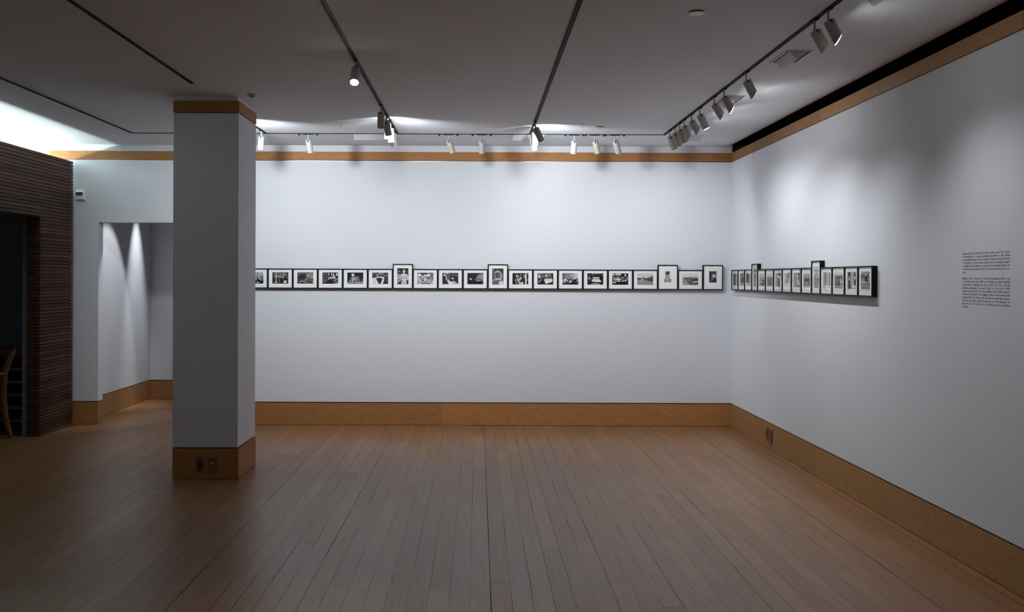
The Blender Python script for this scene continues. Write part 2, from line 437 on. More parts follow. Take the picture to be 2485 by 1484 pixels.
# ------------------------------------------------------------------ can spotlights
RAD, LEN = 0.0285, 0.122
def can_mesh(name, mat, cut):
    w = MB(); seg = 28
    def ring(r, z, c=0.0):
        return [(r*math.cos(2*math.pi*k/seg), r*math.sin(2*math.pi*k/seg), z+c*(0.5+0.5*math.cos(2*math.pi*k/seg))) for k in range(seg)]
    rings = [ring(RAD-0.012, 0), ring(RAD-0.002, 0), ring(RAD, -0.003), ring(RAD, -LEN, cut), ring(RAD-0.003, -LEN, cut), ring(RAD-0.003, -LEN+cut+0.012), ]
    pts = sum(rings, []); fs = []
    for i in range(len(rings)-1):
        for k in range(seg): fs.append((i*seg+k, i*seg+(k+1)%seg, (i+1)*seg+(k+1)%seg, (i+1)*seg+k))
    fs.append(tuple(range(seg)))
    w.poly(pts, fs, mat)
    w.box(-0.0045, 0.0045, -RAD-0.0006, -0.004, -0.018, 0.0006, M['vent_dark'])
    return w.mesh(name, True)
CANS = {(m, c): can_mesh('can', M['can_'+m], 0.036 if c else 0.0) for m in ('white','cream') for c in (0,1)}
w = MB(); w.lathe([(RAD-0.0035,0),(RAD-0.0035,-0.006),(0.012,-0.010)], M['bulb']); LENS_ON = w.mesh('lens', True)
w = MB(); w.lathe([(RAD-0.0035,0),(RAD-0.0035,-0.006),(0.012,-0.010)], M['bulb_off']); LENS_OFF = w.mesh('lens', True)
STEMS = {}
for m in ('white','cream'):
    w = MB(); w.lathe([(0.0058,-0.010),(0.0058,-0.056),(0.0085,-0.058),(0.0085,-0.066)], M['can_'+m], 12); STEMS[m] = w.mesh('stem', True)
def slant_lens(off, m):
    w = MB(); seg = 28; r_ = RAD-0.0032
    pts = [(r_*math.cos(2*math.pi*k/seg), r_*math.sin(2*math.pi*k/seg), -LEN+off+0.036*(0.5+0.5*math.cos(2*math.pi*k/seg))) for k in range(seg)]
    pts += [(p_[0], p_[1], p_[2]+0.003) for p_ in pts]
    fs = [tuple(range(seg)), tuple(reversed(range(seg, 2*seg)))]+[(k, (k+1)%seg, seg+(k+1)%seg, seg+k) for k in range(seg)]
    w.poly(pts, fs, m); return w.mesh('lens')
SLANT = {0: slant_lens(0.010, M['bulb_off']), 1: slant_lens(0.003, M['bulb']), 2: slant_lens(-0.003, M['bulb'])}
def adapter_mesh(knob):
    w = MB(); w.box(-0.011, 0.011, -0.045, 0.045, -0.010, -0.0042, M['track_black'])
    w.box(-0.0085, 0.0085, -0.020, 0.030, -0.012, -0.0095, M['track_grey'])
    if knob:
        for s in (-0.085, 0.085): w.lathe([(0.009,-0.0042),(0.009,-0.014),(0.006,-0.018)], M['track_black'], 12, (0, s, 0))
    return w.mesh('adapter')
AD = adapter_mesh(False); ADK = adapter_mesh(True)
LAMPS = []
def lamp(x, y, d, mat, cut, lit, label, rz=0.0, knob=False):
    t = thing('track_spotlight', (x, y, CEIL), label, 'spotlight', 'can spotlights on the ceiling tracks')
    a = link('adapter', ADK if knob else AD, t); a.rotation_euler = (0,0,rz)
    link('stem', STEMS[mat], t)
    d = Vector(d).normalized(); zax = -d; xax = (Vector((1,0,0))-zax*zax.x).normalized(); yax = zax.cross(xax)
    R = Matrix((xax, yax, zax)).transposed()
    hp = Vector((0,0,-0.056))+d*0.004
    c = link('can', CANS[(mat,cut)], t, hp, R.to_quaternion())
    cutoff = 0.036 if cut else 0.0
    lp = hp+d*(LEN-cutoff-0.014-(0 if lit != 2 else -0.006))
    if cut: link('lamp_lens', SLANT[lit], t, hp, R.to_quaternion())
    else: link('lamp_lens', LENS_ON if lit else LENS_OFF, t, lp, R.to_quaternion())
    LAMPS.append((label, Vector((x,y,CEIL))+hp+d*(LEN+0.008), d))
    return Vector((x,y,CEIL))+hp+d*(LEN+0.008), d

ORD = ['first','second','third','fourth','fifth','sixth','seventh','eighth','ninth','tenth','eleventh']
P = {}
E = [ # stem px, direction, material, cut, lit
 ((1625.3,316), (.38,.22,-.9), 'cream', 0, 0), ((1635.5,306.4), (.34,.22,-.9), 'cream', 0, 0), ((1648,297.5), (.40,.05,-.9), 'cream', 0, 0),
 ((1659.6,288.6), (.36,.02,-.9), 'white', 1, 0), ((1675.4,275.6), (.48,-.02,-.86), 'white', 1, 1), ((1694.8,260.3), (.42,-.06,-.9), 'white', 0, 1),
 ((1728.8,233.6), (.54,-.02,-.84), 'cream', 1, 1), ((1753.4,215), (.50,-.06,-.86), 'cream', 1, 2), ((1806.4,173.7), (.46,0,-.88), 'white', 1, 0),
 ((1969,46.3), (.49,.02,-.87), 'cream', 1, 0), ((2002,21), (.44,-.04,-.89), 'cream', 1, 2)]
for i, ((px, py), d, m, c, lit) in enumerate(E):
    y = at_ceiling(px, py)[1]
    look = {'cream':'cream','white':'white'}[m]+(' slant-mouthed' if c else ' straight')+(' lit' if lit else '')
    P['E%d' % (i+1)] = lamp(TX['E'], y, d, m, c, lit, f'{look} can lamp, {ORD[i]} from the corner on the track beside the text wall')
Cc = [((864,145.3), (0.0,-.62,-.78), 'white', 0, 2, 'glowing can lamp aimed into the room, alone on the track in front of the pillar'),
 ((922.7,254.2), (0,.0,-1), 'cream', 0, 0, 'cream can lamp hanging straight down, next after the glowing lamp'),
 ((934.6,275.7), (.13,.42,-.9), 'cream', 0, 1, 'shaded grey-looking can lamp in front of three bright white cans in a cluster'),
 ((938.8,284), (-.02,.12,-.98), 'white', 0, 0, 'brightly lit white can lamp, first of three in the dense cluster, nearest the pillar lamp'),
 ((945,294.5), (.05,.12,-.98), 'white', 0, 0, 'brightly lit white can lamp, middle of the three in the dense cluster'),
 ((951.4,307), (.03,.12,-.98), 'white', 0, 0, 'white can lamp lowest in the dense cluster, closest to the picture wall')]
for i, ((px, py), d, m, c, lit, lab) in enumerate(Cc):
    P['C%d' % (i+1)] = lamp(TX['C'], at_ceiling(px, py)[1], d, m, c, lit, lab)
Dd = [((1295.5,295), (.46,.42,-.80), 'cream', 0, 1, 'shaded can lamp tilted toward the corner, foremost at the end of the middle track'),
 ((1290.5,303.5), (.06,.12,-.98), 'white', 0, 0, 'bright white can lamp hanging behind the tilted one on the middle track'),
 ((1285.5,318), (.20,.10,-.97), 'cream', 0, 0, 'can lamp closest to the picture wall on the middle track')]
for i, ((px, py), d, m, c, lit, lab) in enumerate(Dd):
    P['D%d' % (i+1)] = lamp(TX['D'], at_ceiling(px, py)[1], d, m, c, lit, lab)
P['A2'] = lamp(TX['A'], 8.62, (.1,.5,-.85), 'cream', 0, 1, 'can lamp on the short track hidden close behind the square pillar')
P['A1'] = lamp(TX['A'], at_ceiling(623.3,315.7)[1], (-.08,.05,-.99), 'white', 0, 0, 'bright white can lamp half hidden by the square pillar')
Bb = [(751, (.12,.32,-.95), 'white'), (1088.6, (.32,.30,-.93), 'cream'), (1169, (.03,.32,-.95), 'white'),
      (1393.6, (-.04,.32,-.95), 'white'), (1443.2, (.28,.34,-.93), 'cream'), (1492.4, (.33,.34,-.93), 'white')]
for i, (px, d, m) in enumerate(Bb):
    x = at_ceiling(px, 326)[0]
    P['B%d' % (i+1)] = lamp(x, TY+0.012, d, m, 0, 0, f'unlit {m} can lamp on the cross track, {ORD[5-i]} from the corner', math.pi/2, True)

# ------------------------------------------------------------------ ceiling vents
def vent_meshes():
    W_, L_ = 0.162, 0.335     # local: length along Y
    fr = MB(); b = 0.012
    for x0, x1, yy0, yy1 in ((0,W_,0,b),(0,W_,L_-b,L_),(0,b,b,L_-b),(W_-b,W_,b,L_-b)):
        fr.box(x0, x1, yy0, yy1, -0.006, -0.0002, M['vent'])
    sl = MB(); sl.box(b, W_-b, b, L_-b, -0.0025, -0.0004, M['vent_dark'])
    pr = MB(); xa, xb, xc, dz = 0.026, W_-0.022, 0.066, -0.047
    pts = []
    for yy in (b+0.006, L_-b-0.006):
        pts += [(xa,yy,-0.003),(xb,yy,-0.003),(xc+0.006,yy,dz),(xc-0.002,yy,dz+0.001)]
    pr.poly(pts, [(0,1,2,3),(7,6,5,4),(0,3,7,4),(3,2,6,7),(2,1,5,6),(0,4,5,1)], M['vent'])
    return fr.mesh('frame'), sl.mesh('slot'), pr.mesh('deflector')
VF, VS, VP = vent_meshes()
def vent(x, y, rz, lab):
    t = thing('ceiling_vent', (x, y, CEIL), lab, 'air vent', 'ceiling vents with wedge deflectors', rz)
    link('frame', VF, t); link('slot', VS, t); link('deflector', VP, t)
for i, y in enumerate((9.06, 7.57, 6.075, 4.595)):
    vent(1.812, y, 0, ['wedge vent beside the lamp track, in the corner behind the clustered lamps','wedge vent beside the text wall lamp track, half hidden by a pair of lamps',
        'wedge vent beside the text wall lamp track, standing clear of all lamps','wedge vent beside the text wall track, cut by the upper picture edge'][i])
for i, x in enumerate((1.953, 0.472, -1.03)):
    vent(x-0.1675, 9.675+0.165, -math.pi/2, ['wedge vent behind the cross track in the corner beside the text wall','wedge vent behind the cross track, behind the middle track lamps',
        'wedge vent behind the cross track, beside the dense lamp cluster'][i])

# ------------------------------------------------------------------ small ceiling fittings
def disc(px, py, r, lab, mat):
    x, y = at_ceiling(px, py)
    t = thing('ceiling_cover_plate', (x, y, CEIL), lab, 'cover plate', 'round cover plates on the ceiling')
    w = MB(); w.lathe([(r*0.86,-0.0002),(r*0.86,-0.006)], M['vent_dark'], 32); link('collar', w.mesh('collar'), t)
    w = MB(); w.lathe([(r,-0.006),(r,-0.009),(r*0.93,-0.011)], mat, 40); link('plate', w.mesh('plate', True), t)
disc(1691.5, 28.5, 0.0405, 'round white cover plate on the ceiling, between two tracks near the upper edge', M['plastic'])
disc(1455, 307.5, 0.041, 'small round cover plate on the ceiling in front of the cross track', M['plastic'])
for px, lab in ((827, 'tiny metal hook under the ceiling, between the pillar and the lamp cluster'), (1414, 'tiny metal hook under the ceiling, between the middle track and a round cover plate')):
    x, y = at_ceiling(px, 300)
    t = thing('ceiling_hook', (x, y, CEIL), lab, 'hook', 'ceiling hooks')
    w = MB(); w.lathe([(0.012,-0.0002),(0.012,-0.003)], M['steel'], 16); link('flange', w.mesh('flange'), t)
    w = MB(); w.sweep([(0,0,-0.002),(0,0,-0.026),(-0.001,0,-0.032),(-0.005,0,-0.037),(-0.009,0,-0.036)], 0.0017, M['steel']); link('shank', w.mesh('shank', True), t)
x, y = at_ceiling(611, 228.5)
t = thing('fire_sprinkler', (x, y, CEIL), 'small fire sprinkler head on the ceiling beside the square pillar', 'sprinkler')
w = MB(); w.lathe([(0.034,-0.0002),(0.034,-0.004),(0.026,-0.010),(0.020,-0.012)], M['patina'], 28); link('flange', w.mesh('flange', True), t)
w = MB(); w.lathe([(0.014,-0.010),(0.012,-0.022),(0.006,-0.028)], M['patina'], 16, (-0.003,0,0)); link('body', w.mesh('body', True), t)
w = MB(); w.box(0.008, 0.020, -0.012, 0.012, -0.018, -0.009, M['vent_dark']); link('deflector', w.mesh('deflector'), t)

# ------------------------------------------------------------------ fire alarm strobe
sx, sz = at_depth(197.5, 473, YB)
t = thing('fire_alarm_strobe', (sx, YB, sz), 'white fire alarm strobe on the wall beside the slatted wall', 'alarm')
w = MB(); hw, hh = 0.056, 0.063
w.box(-hw, hw, -0.012, -0.0005, -hh+.004, hh-.006, M['plastic'])
for s in (1,-1):
    w.poly([(-hw,-0.012,s*(hh-.006)),(0,-0.012,s*hh),(hw,-0.012,s*(hh-.006)),(-hw,-0.0005,s*(hh-.006)),(0,-0.0005,s*hh),(hw,-0.0005,s*(hh-.006))], [(0,1,4,3),(1,2,5,4),(0,2,1),(3,4,5)], M['plastic'])
link('back_plate', w.mesh('back_plate'), t)
w = MB()
a = [(-0.053,-0.012,-0.056),(0.047,-0.012,-0.056),(0.047,-0.012,0.055),(-0.053,-0.012,0.055)]
b_ = [(-0.046,-0.036,-0.042),(0.030,-0.036,-0.042),(0.028,-0.036,0.028),(-0.044,-0.036,0.028)]
w.poly(a+b_, [(4,5,6,7),(0,1,5,4),(1,2,6,5),(2,3,7,6),(3,0,4,7)], M['plastic']); link('housing', w.mesh('housing'), t)
w = MB(); w.box(-0.044, 0.027, -0.040, -0.0355, -0.004, 0.026, M['lens']); L_ = link('strobe_lens', w.mesh('strobe_lens'), t)
w = MB()
for x0, x1, z0, z1 in ((-0.038,-0.026,0.001,0.005),(-0.018,-0.010,0.000,0.007),(-0.012,-0.003,0.008,0.013),(0.008,0.018,0.006,0.017),(-0.030,-0.024,0.012,0.017)):
    w.box(x0, x1, -0.0415, -0.0395, z0, z1, M['mirror'])
link('reflector', w.mesh('reflector'), L_)

def text_mesh(body, size):
    cu = bpy.data.curves.new('txt', 'FONT'); cu.body = body; cu.size = size; cu.resolution_u = 2
    ob = bpy.data.objects.new('txt', cu); C.objects.link(ob)
    dg = bpy.context.evaluated_depsgraph_get(); ev = ob.evaluated_get(dg); me = ev.to_mesh()
    vs = [v.co.copy() for v in me.vertices]; fs = [tuple(p.vertices) for p in me.polygons]
    ev.to_mesh_clear(); bpy.data.objects.remove(ob); bpy.data.curves.remove(cu)
    return vs, fs
vs, fs = text_mesh('FIRE', 0.016)
x1_ = max(v.x for v in vs); w = MB()
w.poly([(v.x-x1_/2-0.008, -0.0366, v.y-0.018) for v in vs], fs, M['red']); link('lettering', w.mesh('lettering'), t)

# ------------------------------------------------------------------ wall plates
def wall_plate(name, loc, rz, kind, lab, thick, mat):
    t = thing(name, loc, lab, 'wall plate' if kind != 'toggle' else 'switch', None, rz)
    w = MB(); h, ww = 0.057, 0.0325
    w.box(-ww, ww, -thick, -0.0006, -h, h, mat)
    o = link('cover_plate', w.mesh('cover_plate'), t)
    m = o.modifiers.new('b', 'BEVEL'); m.width = 0.002; m.segments = 2
    w = MB()
    if kind == 'toggle':
        w.box(-0.006, 0.006, -thick-0.002, -thick+0.001, -0.014, 0.003, M['plate_dark'])
        link('slot', w.mesh('slot'), t)
        w = MB(); w.box(-0.005, 0.005, -thick-0.014, -thick+0.001, 0.004, 0.019, M['toggle']); link('toggle', w.mesh('toggle'), t)
    elif kind == 'rocker':
        w.box(-0.0165, 0.0165, -thick-0.0015, -thick+0.001, -0.034, 0.034, M['plate_dark']); link('insert', w.mesh('insert'), t)
    if kind in ('toggle','jack'):
        for s in (-0.042, 0.042):
            w = MB(); w.lathe([(0.0034,0),(0.0034,0.0012)], M['plate_dark'], 12)
            o = link('screw', w.mesh('screw'), t, (0,-thick-0.0002,s)); o.rotation_euler = (math.pi/2,0,0)
    if kind == 'jack':
        w = MB(); w.box(-0.005, 0.005, -thick-0.001, -thick+0.001, -0.008, 0.010, M['plate_dark']); link('jack', w.mesh('jack'), t)
xa = at_depth(486.2, 1126.4, PY0)[0]; xb = at_depth(515.6, 1127, PY0)[0]
wall_plate('outlet_plate', (xa, PY0-0.003, 0.1085), 0, 'rocker', 'brown wall plate with a dark rectangular insert on the pillar plinth', 0.006, M['plate'])
wall_plate('light_switch', (xb, PY0-0.003, 0.1075), 0, 'toggle', 'brown plate with an ivory toggle switch on the pillar plinth', 0.006, M['plate'])
wall_plate('outlet_plate', (XR, 9.150, 0.132), -math.pi/2, 'rocker', 'brown wall plate with a slot insert on the text wall baseboard, nearer the corner', 0.017, M['plate'])
wall_plate('outlet_plate', (XR, 9.062, 0.126), -math.pi/2, 'jack', 'brown blank wall plate with a small jack on the text wall baseboard', 0.017, M['plate'])

# ------------------------------------------------------------------ wall text
TEXT = [["Depression ravaged the United States in the 1930s, producing extreme levels of poverty",
"and unemployment with a deep and penetrating social pessimism to match. Whereas",
"some photographic endeavors of the time sought to document the misery and misfortune",
"of those hardest hit by these conditions, Lewis Hine set out to photograph the opposite:",
"the rebuilding of society taking place in the nation's most technologically advanced sites",
"of production, and the persistence and skill of the factory workers who made all of it a",
"reality."],
["Established in 1935 as a division of the Works Progress Administration (WPA), the goal",
"of the National Research Project (NRP) was to investigate new industrial technologies",
"and their effects on employment. Lewis Hine was hired by the WPA to show the",
"modernizing accomplishments of the nation's factories in the years prior to WWII,",
"particularly those being fitted for the most sophisticated forms of industrial production.",
"Hine focused most specifically on the reorganized workplaces that were created by these",
"modernizing efforts. It was during this time, for example, that women began entering the",
"factory floor and joining the assembly line, and in the case of Hine's photographs, were",
"being called upon to help produce many of the country's newest and most elaborate",
"technologies."]]
yt0 = XR*F/uv(2336, 680)[0]; yt1 = XR*F/uv(2451, 680)[0]; TWID = yt0-yt1
t = thing('wall_text', (XR, yt0, 1.641), 'black introductory lettering in two paragraphs on the bare stretch of wall', 'wall text', None, -math.pi/2)
pitch, line = 0.01646, 0
FS = 0.0150
cache = {}
def wordmesh(wd):
    if wd not in cache:
        vs, fs = text_mesh(wd, FS); cache[wd] = (vs, fs, max(v.x for v in vs))
    return cache[wd]
for para in TEXT:
    w = MB()
    for ln in para:
        ws = ln.split(); ms = [wordmesh(a) for a in ws]
        tot = sum(m_[2] for m_ in ms)
        last = ln in ('reality.', 'technologies.')
        hs_ = 0.80
        if not last:
            space = (TWID-tot*hs_)/(len(ws)-1)
            if space < 0.0026:
                hs_ = (TWID-0.0026*(len(ws)-1))/tot; space = 0.0026
        else: space = 0.003
        x = 0.0
        for (vs, fs, wd) in ms:
            w.poly([(x+v.x*hs_, -0.0006, v.y-line*pitch) for v in vs], fs, M['ink']); x += wd*hs_+space
        line += 1
    link('paragraph', w.mesh('paragraph'), t); line += 1

# ------------------------------------------------------------------ framed photographs
def lin(g):
    g = max(0, min(255, g))/255.0
    return (g/12.92 if g <= 0.04045 else ((g+0.055)/1.055)**2.4)
def inpoly(px, py, pts):
    c = False; j = len(pts)-1
    for i in range(len(pts)):
        xi, yi = pts[i]; xj, yj = pts[j]
        if (yi > py) != (yj > py) and px < (xj-xi)*(py-yi)/(yj-yi)+xi: c = not c
        j = i
    return c
def shade(x, y, spec, rnd):
    top_, bot, amp, shapes = spec
    g = top_+(bot-top_)*y
    for s in shapes:
        k = s[0]
        if k == 'e':
            if ((x-s[1])/s[3])**2+((y-s[2])/s[4])**2 < 1: g = s[5]
        elif k == 'o':
            d = ((x-s[1])/s[3])**2+((y-s[2])/s[4])**2
            if s[5] < d < 1: g = s[6]
        elif k == 'r':
            if s[1] <= x <= s[3] and s[2] <= y <= s[4]: g = s[5]
        elif k == 'p':
            if inpoly(x, y, s[1]): g = s[2]
        elif k == 'l':
            (ax, ay), (bx, by) = s[1], s[2]; dx, dy = bx-ax, by-ay
            tt = max(0, min(1, ((x-ax)*dx+(y-ay)*dy)/(dx*dx+dy*dy)))
            if math.hypot(x-ax-tt*dx, y-ay-tt*dy) < s[3]: g = s[4]
        elif k == 'n':   # busy patch: coarse random marks inside a box
            if s[1] <= x <= s[3] and s[2] <= y <= s[4]:
                q = random.Random(int(x*s[6])*131+int(y*s[6]*0.75)*977+int(s[5])); 
                if q.random() < 0.45: g = s[5]+(q.random()-0.3)*s[7]
    return g+(rnd.random()-0.5)*amp
def e(*a): return ('e',)+a
def r(*a): return ('r',)+a
def p(v, *a): return ('p', a, v)
def l(a, b, w_, v): return ('l', a, b, w_, v)
def n(*a): return ('n',)+a
def o_(*a): return ('o',)+a
BACK = [
 ('L', 'row of small heads over a dark workbench', (200, 40, 24, [r(0,0,1,.28,205), n(0,.05,1,.22,60,14,60), r(0,.28,1,.36,120), r(0,.36,1,.6,110), n(0,.36,1,.62,215,12,80), r(0,.62,1,1,32), n(0,.64,1,.76,120,16,60), r(.55,.86,.75,.94,225)])),
 ('L', 'tall machine columns in a dim mill', (70, 40, 46, [r(.2,.05,.26,.8,190), l((.22,.4),(.4,.38),.03,200), r(.44,.05,.5,.45,150), n(.1,0,.95,.5,110,18,90), l((.42,.35),(.55,.42),.025,215), r(.66,.1,.72,.6,130), p(215,(.68,.78),(.88,.7),(.9,.92),(.72,.95)), r(.12,.84,.32,.92,205), l((.45,.5),(.45,.9),.015,150), e(.6,.4,.07,.06,180)])),
 ('L', 'cluttered machine shop with a bright window', (110, 60, 44, [r(.6,.08,.98,.45,165), n(.6,.08,1,.45,110,16,90), p(50,(0,.35),(.5,.1),(.5,.5),(0,.6)), p(190,(.15,.78),(.6,.62),(.62,.68),(.2,.84)), l((.5,.6),(1,.5),.035,170), n(0,.55,1,1,60,14,150), l((.3,.72),(.55,.95),.02,180)])),
 ('L', 'worker leaning at a long table below small windows', (80, 45, 30, [r(0,.0,.3,.9,100), n(.05,.05,.32,.9,60,18,120), r(.3,0,1,.3,40), r(.36,.08,.42,.24,215), r(.55,.08,.62,.24,220), r(.68,.08,.74,.28,215), r(.86,.06,.97,.28,225), p(185,(.35,.45),(.7,.32),(.82,.4),(.8,.52),(.55,.55),(.36,.66)), e(.75,.3,.05,.07,200), l((.6,.5),(1,.6),.03,190), p(40,(.3,.68),(1,.64),(1,1),(.3,1)), n(.7,.6,1,1,170,14,80), e(.45,.55,.06,.05,120)])),
 ('L', 'person in pale clothes bent over a heap of cloth', (38, 42, 16, [p(150,(.12,.78),(.25,.42),(.38,.36),(.55,.36),(.68,.5),(.76,.78),(.5,.85)), n(.12,.4,.76,.85,90,18,120), e(.35,.2,.10,.09,225), e(.35,.3,.06,.07,190), l((.4,.5),(.3,.8),.025,215), l((.5,.42),(.52,.8),.03,190), r(0,.82,1,1,160), n(0,.74,1,1,70,18,170), l((.55,.4),(.68,.34),.02,150), e(.9,.6,.02,.08,150)])),
 ('L', 'person reaching past a dark machine wheel', (70, 60, 40, [n(0,0,1,.35,120,14,90), p(215,(0,.5),(.2,.42),(.42,.92),(.4,1),(0,1)), e(.32,.3,.03,.13,205), p(205,(.1,.5),(.35,.36),(.7,.38),(.74,.5),(.66,.56),(.5,.44),(.3,.5)), e(.68,.48,.07,.08,235), p(45,(.25,.58),(.5,.44),(.68,.58),(.58,1),(.42,1)), p(215,(.52,1),(.62,.6),(.72,.58),(.75,.68),(.64,1)), r(.74,.55,1,1,50), n(.76,.3,1,.95,110,16,60)])),
 ('T', 'woman in an apron standing beside a conveyor', (45, 70, 26, [n(0,0,1,.25,90,8,50), e(.2,.22,.04,.03,210), p(150,(0,.32),(.45,.42),(.45,.62),(0,.95)), l((0,.4),(.4,.46),.02,200), l((0,.6),(.4,.55),.03,205), l((0,.9),(.4,.68),.025,200), l((.05,1),(.4,.8),.03,60), p(195,(.4,.36),(.55,.33),(.85,.36),(.82,.7),(.85,1),(.35,1),(.42,.7)), e(.6,.22,.11,.095,215), o_(.6,.19,.13,.1,.75,90), l((.88,.42),(.95,.65),.05,225), l((.95,.68),(.55,.74),.035,225), p(235,(.5,.36),(.6,.5),(.72,.36)), l((.38,.38),(.4,.5),.04,215)])),
 ('L', 'three people in white caps around a work table', (110, 120, 34, [r(.2,.02,.6,.2,70), r(.22,.22,.62,.5,175), n(.22,.35,.62,.6,120,12,70), r(.85,0,1,.6,120), p(170,(0,.4),(.1,.36),(.25,.7),(.2,.9),(0,.82)), l((.08,.38),(.2,.74),.03,230), e(.13,.2,.1,.12,250), e(.1,.24,.1,.05,250), e(.49,.22,.07,.07,250), e(.7,.22,.1,.13,250), p(150,(.6,.4),(.8,.25),(.93,.5),(.92,.8),(.65,.9)), r(.66,.38,.74,.5,50), r(.42,.5,.58,.72,225), e(.3,.6,.08,.1,150), l((.58,.78),(.72,.6),.025,215), e(.8,.68,.04,.05,230), r(.16,.78,.82,.9,205), n(.16,.72,.82,.9,140,16,90), r(.16,.92,.8,.97,60), p(210,(.86,.9),(1,.6),(1,1),(.84,1)), e(.14,.94,.06,.06,235)])),
 ('L', 'cloth running off a large mill machine', (90, 60, 30, [r(.1,.02,.5,.6,105), p(215,(.02,.4),(.1,.12),(.18,.1),(.28,.42),(.2,.36),(.1,.28)), e(.12,.45,.12,.2,55), l((.24,.4),(.26,.6),.025,225), e(.3,.02,.06,.04,220), r(.5,.03,.55,.85,35), p(60,(.58,.3),(1,.2),(1,.95),(.72,.72)), l((.6,.18),(1,.28),.03,120), p(225,(.56,.44),(.68,.44),(.72,.56),(.62,.54)), e(.37,.68,.07,.07,230), p(228,(.33,.82),(.48,.72),(.8,.98),(.4,.98)), p(190,(.55,.75),(.62,.75),(.9,1),(.8,1)), l((.7,.72),(.95,1),.025,240), r(0,.85,.22,1,60)])),
 ('L', 'dark shed with a pale curved tank at one side', (55, 28, 12, [p(120,(.5,.55),(.6,.25),(.75,.1),(1,.03),(1,.7),(.55,.68)), p(150,(.62,.4),(.72,.15),(1,.05),(1,.6)), e(.2,.52,.08,.05,210), e(.24,.58,.04,.04,200), r(.48,.66,1,.7,170), e(.7,.71,.07,.025,235), r(0,.75,1,1,22), n(.3,.4,.5,.6,70,16,40)])),
 ('T', 'large coiled ring hanging on a machine', (55, 120, 34, [n(0,.05,.4,.3,130,10,80), e(.52,.42,.34,.27,120), o_(.52,.42,.34,.27,.75,215), o_(.62,.44,.26,.24,.78,200), e(.45,.42,.2,.2,90), o_(.4,.42,.22,.2,.85,190), r(.1,.66,.85,.72,190), n(0,.7,1,1,70,10,140), p(215,(.6,.8),(.95,.76),(1,1),(.62,1)), e(.5,.08,.04,.02,210)])),
 ('L', 'woman at a bench of bobbins in profile', (50, 40, 18, [e(.28,.22,.08,.11,90), e(.29,.26,.055,.09,225), p(55,(.12,.5),(.28,.4),(.42,.85),(.4,1),(.2,1)), l((.28,.42),(.42,.8),.03,225), l((.18,.56),(.28,.9),.02,200), e(.42,.6,.05,.05,225), e(.5,.5,.06,.14,190), n(.38,.1,.8,.5,150,16,110), p(200,(.4,.82),(.68,.78),(.7,1),(.42,1)), r(.8,.05,.88,1,225), r(.89,.2,.92,1,70), n(.93,.5,1,1,180,10,60)])),
 ('L', 'pale rolled cloth on a dark loom', (60, 40, 34, [n(0,0,.9,.4,110,18,90), e(.12,.32,.05,.14,225), o_(.12,.4,.14,.35,.8,190), l((.22,.55),(.06,.85),.015,190), p(215,(.52,.1),(.6,.06),(.58,.35),(.48,.34)), p(225,(.42,.6),(.48,.52),(.9,.46),(.95,.58),(.95,.74),(.52,.95)), l((.46,.63),(.92,.56),.012,110), l((.35,.5),(.7,.42),.015,150)])),
 ('L', 'busy workroom with bright tall windows', (110, 40, 36, [r(.15,.05,.7,.4,140), r(.5,.05,.74,.5,175), r(.76,.0,.84,.5,220), r(.86,0,1,.42,215), r(.84,0,.86,.6,60), n(0,.3,.72,.85,150,16,190), e(.15,.55,.05,.1,210), p(225,(.42,.62),(.55,.66),(.5,.8)), e(.56,.42,.08,.13,140), p(28,(.66,.65),(.85,.55),(1,.8),(1,1),(.62,1)), e(.88,.76,.03,.04,220), n(.9,.45,1,.7,160,12,60)])),
 ('L', 'stacked pale sheets on a round base', (40, 50, 16, [n(.3,0,.6,.15,140,16,120), n(0,.15,.3,.6,80,14,60), l((.14,.2),(.17,.55),.015,180), r(.06,.44,.2,.48,190), r(.34,.34,.76,.44,225), r(.35,.46,.78,.5,120), p(215,(.34,.5),(.75,.5),(.88,.7),(.27,.7)), p(235,(.25,.66),(.9,.68),(.85,.75),(.3,.73)), e(.52,.95,.28,.12,140), n(.6,.1,1,.2,90,16,60)])),
 ('L', 'crowded dim workroom seen from above', (40, 36, 14, [r(.02,.03,.14,.18,215), r(.2,.02,.55,.2,190), n(.2,.12,.55,.24,100,18,80), e(.82,.18,.05,.08,225), r(.79,.05,.84,.1,210), n(.05,.3,.95,.72,170,20,190), l((.15,.5),(.4,.6),.02,215), p(220,(.03,.78),(.2,.72),(.24,.82),(.08,.86)), e(.5,.5,.04,.05,235), e(.85,.6,.05,.07,215)])),
 ('L', 'empty road receding past low sheds', (215, 120, 14, [p(205,(0,0),(1,0),(1,.4),(0,.4)), p(90,(0,.36),(.3,.42),(.28,.5),(0,.58)), p(110,(.34,.35),(.6,.4),(.85,.25),(1,.18),(1,.66),(.7,.66),(.36,.5)), p(75,(.5,.5),(1,.45),(1,.7),(.7,.66)), r(.75,.42,.97,.58,95), p(150,(0,.6),(.32,.5),(1,.76),(1,1),(0,1)), l((.32,.5),(.05,.9),.012,190), l((.33,.5),(.3,1),.012,190), e(.36,.32,.05,.08,150)])),
 ('P', 'smiling man in a cap and work jacket', (232, 225, 8, [p(130,(0,1),(.05,.72),(.35,.58),(.7,.58),(.98,.75),(1,1)), p(150,(.1,1),(.12,.78),(.35,.66),(.5,.9),(.65,.66),(.92,.8),(.94,1)), p(235,(.36,.62),(.5,.86),(.64,.62)), e(.45,.36,.26,.25,110), e(.47,.42,.16,.13,185), e(.47,.14,.30,.14,70), r(.24,.22,.7,.32,60), e(.35,.1,.08,.04,180), e(.5,.52,.09,.04,210), e(.82,.47,.07,.03,70), e(.45,.58,.1,.03,70)])),
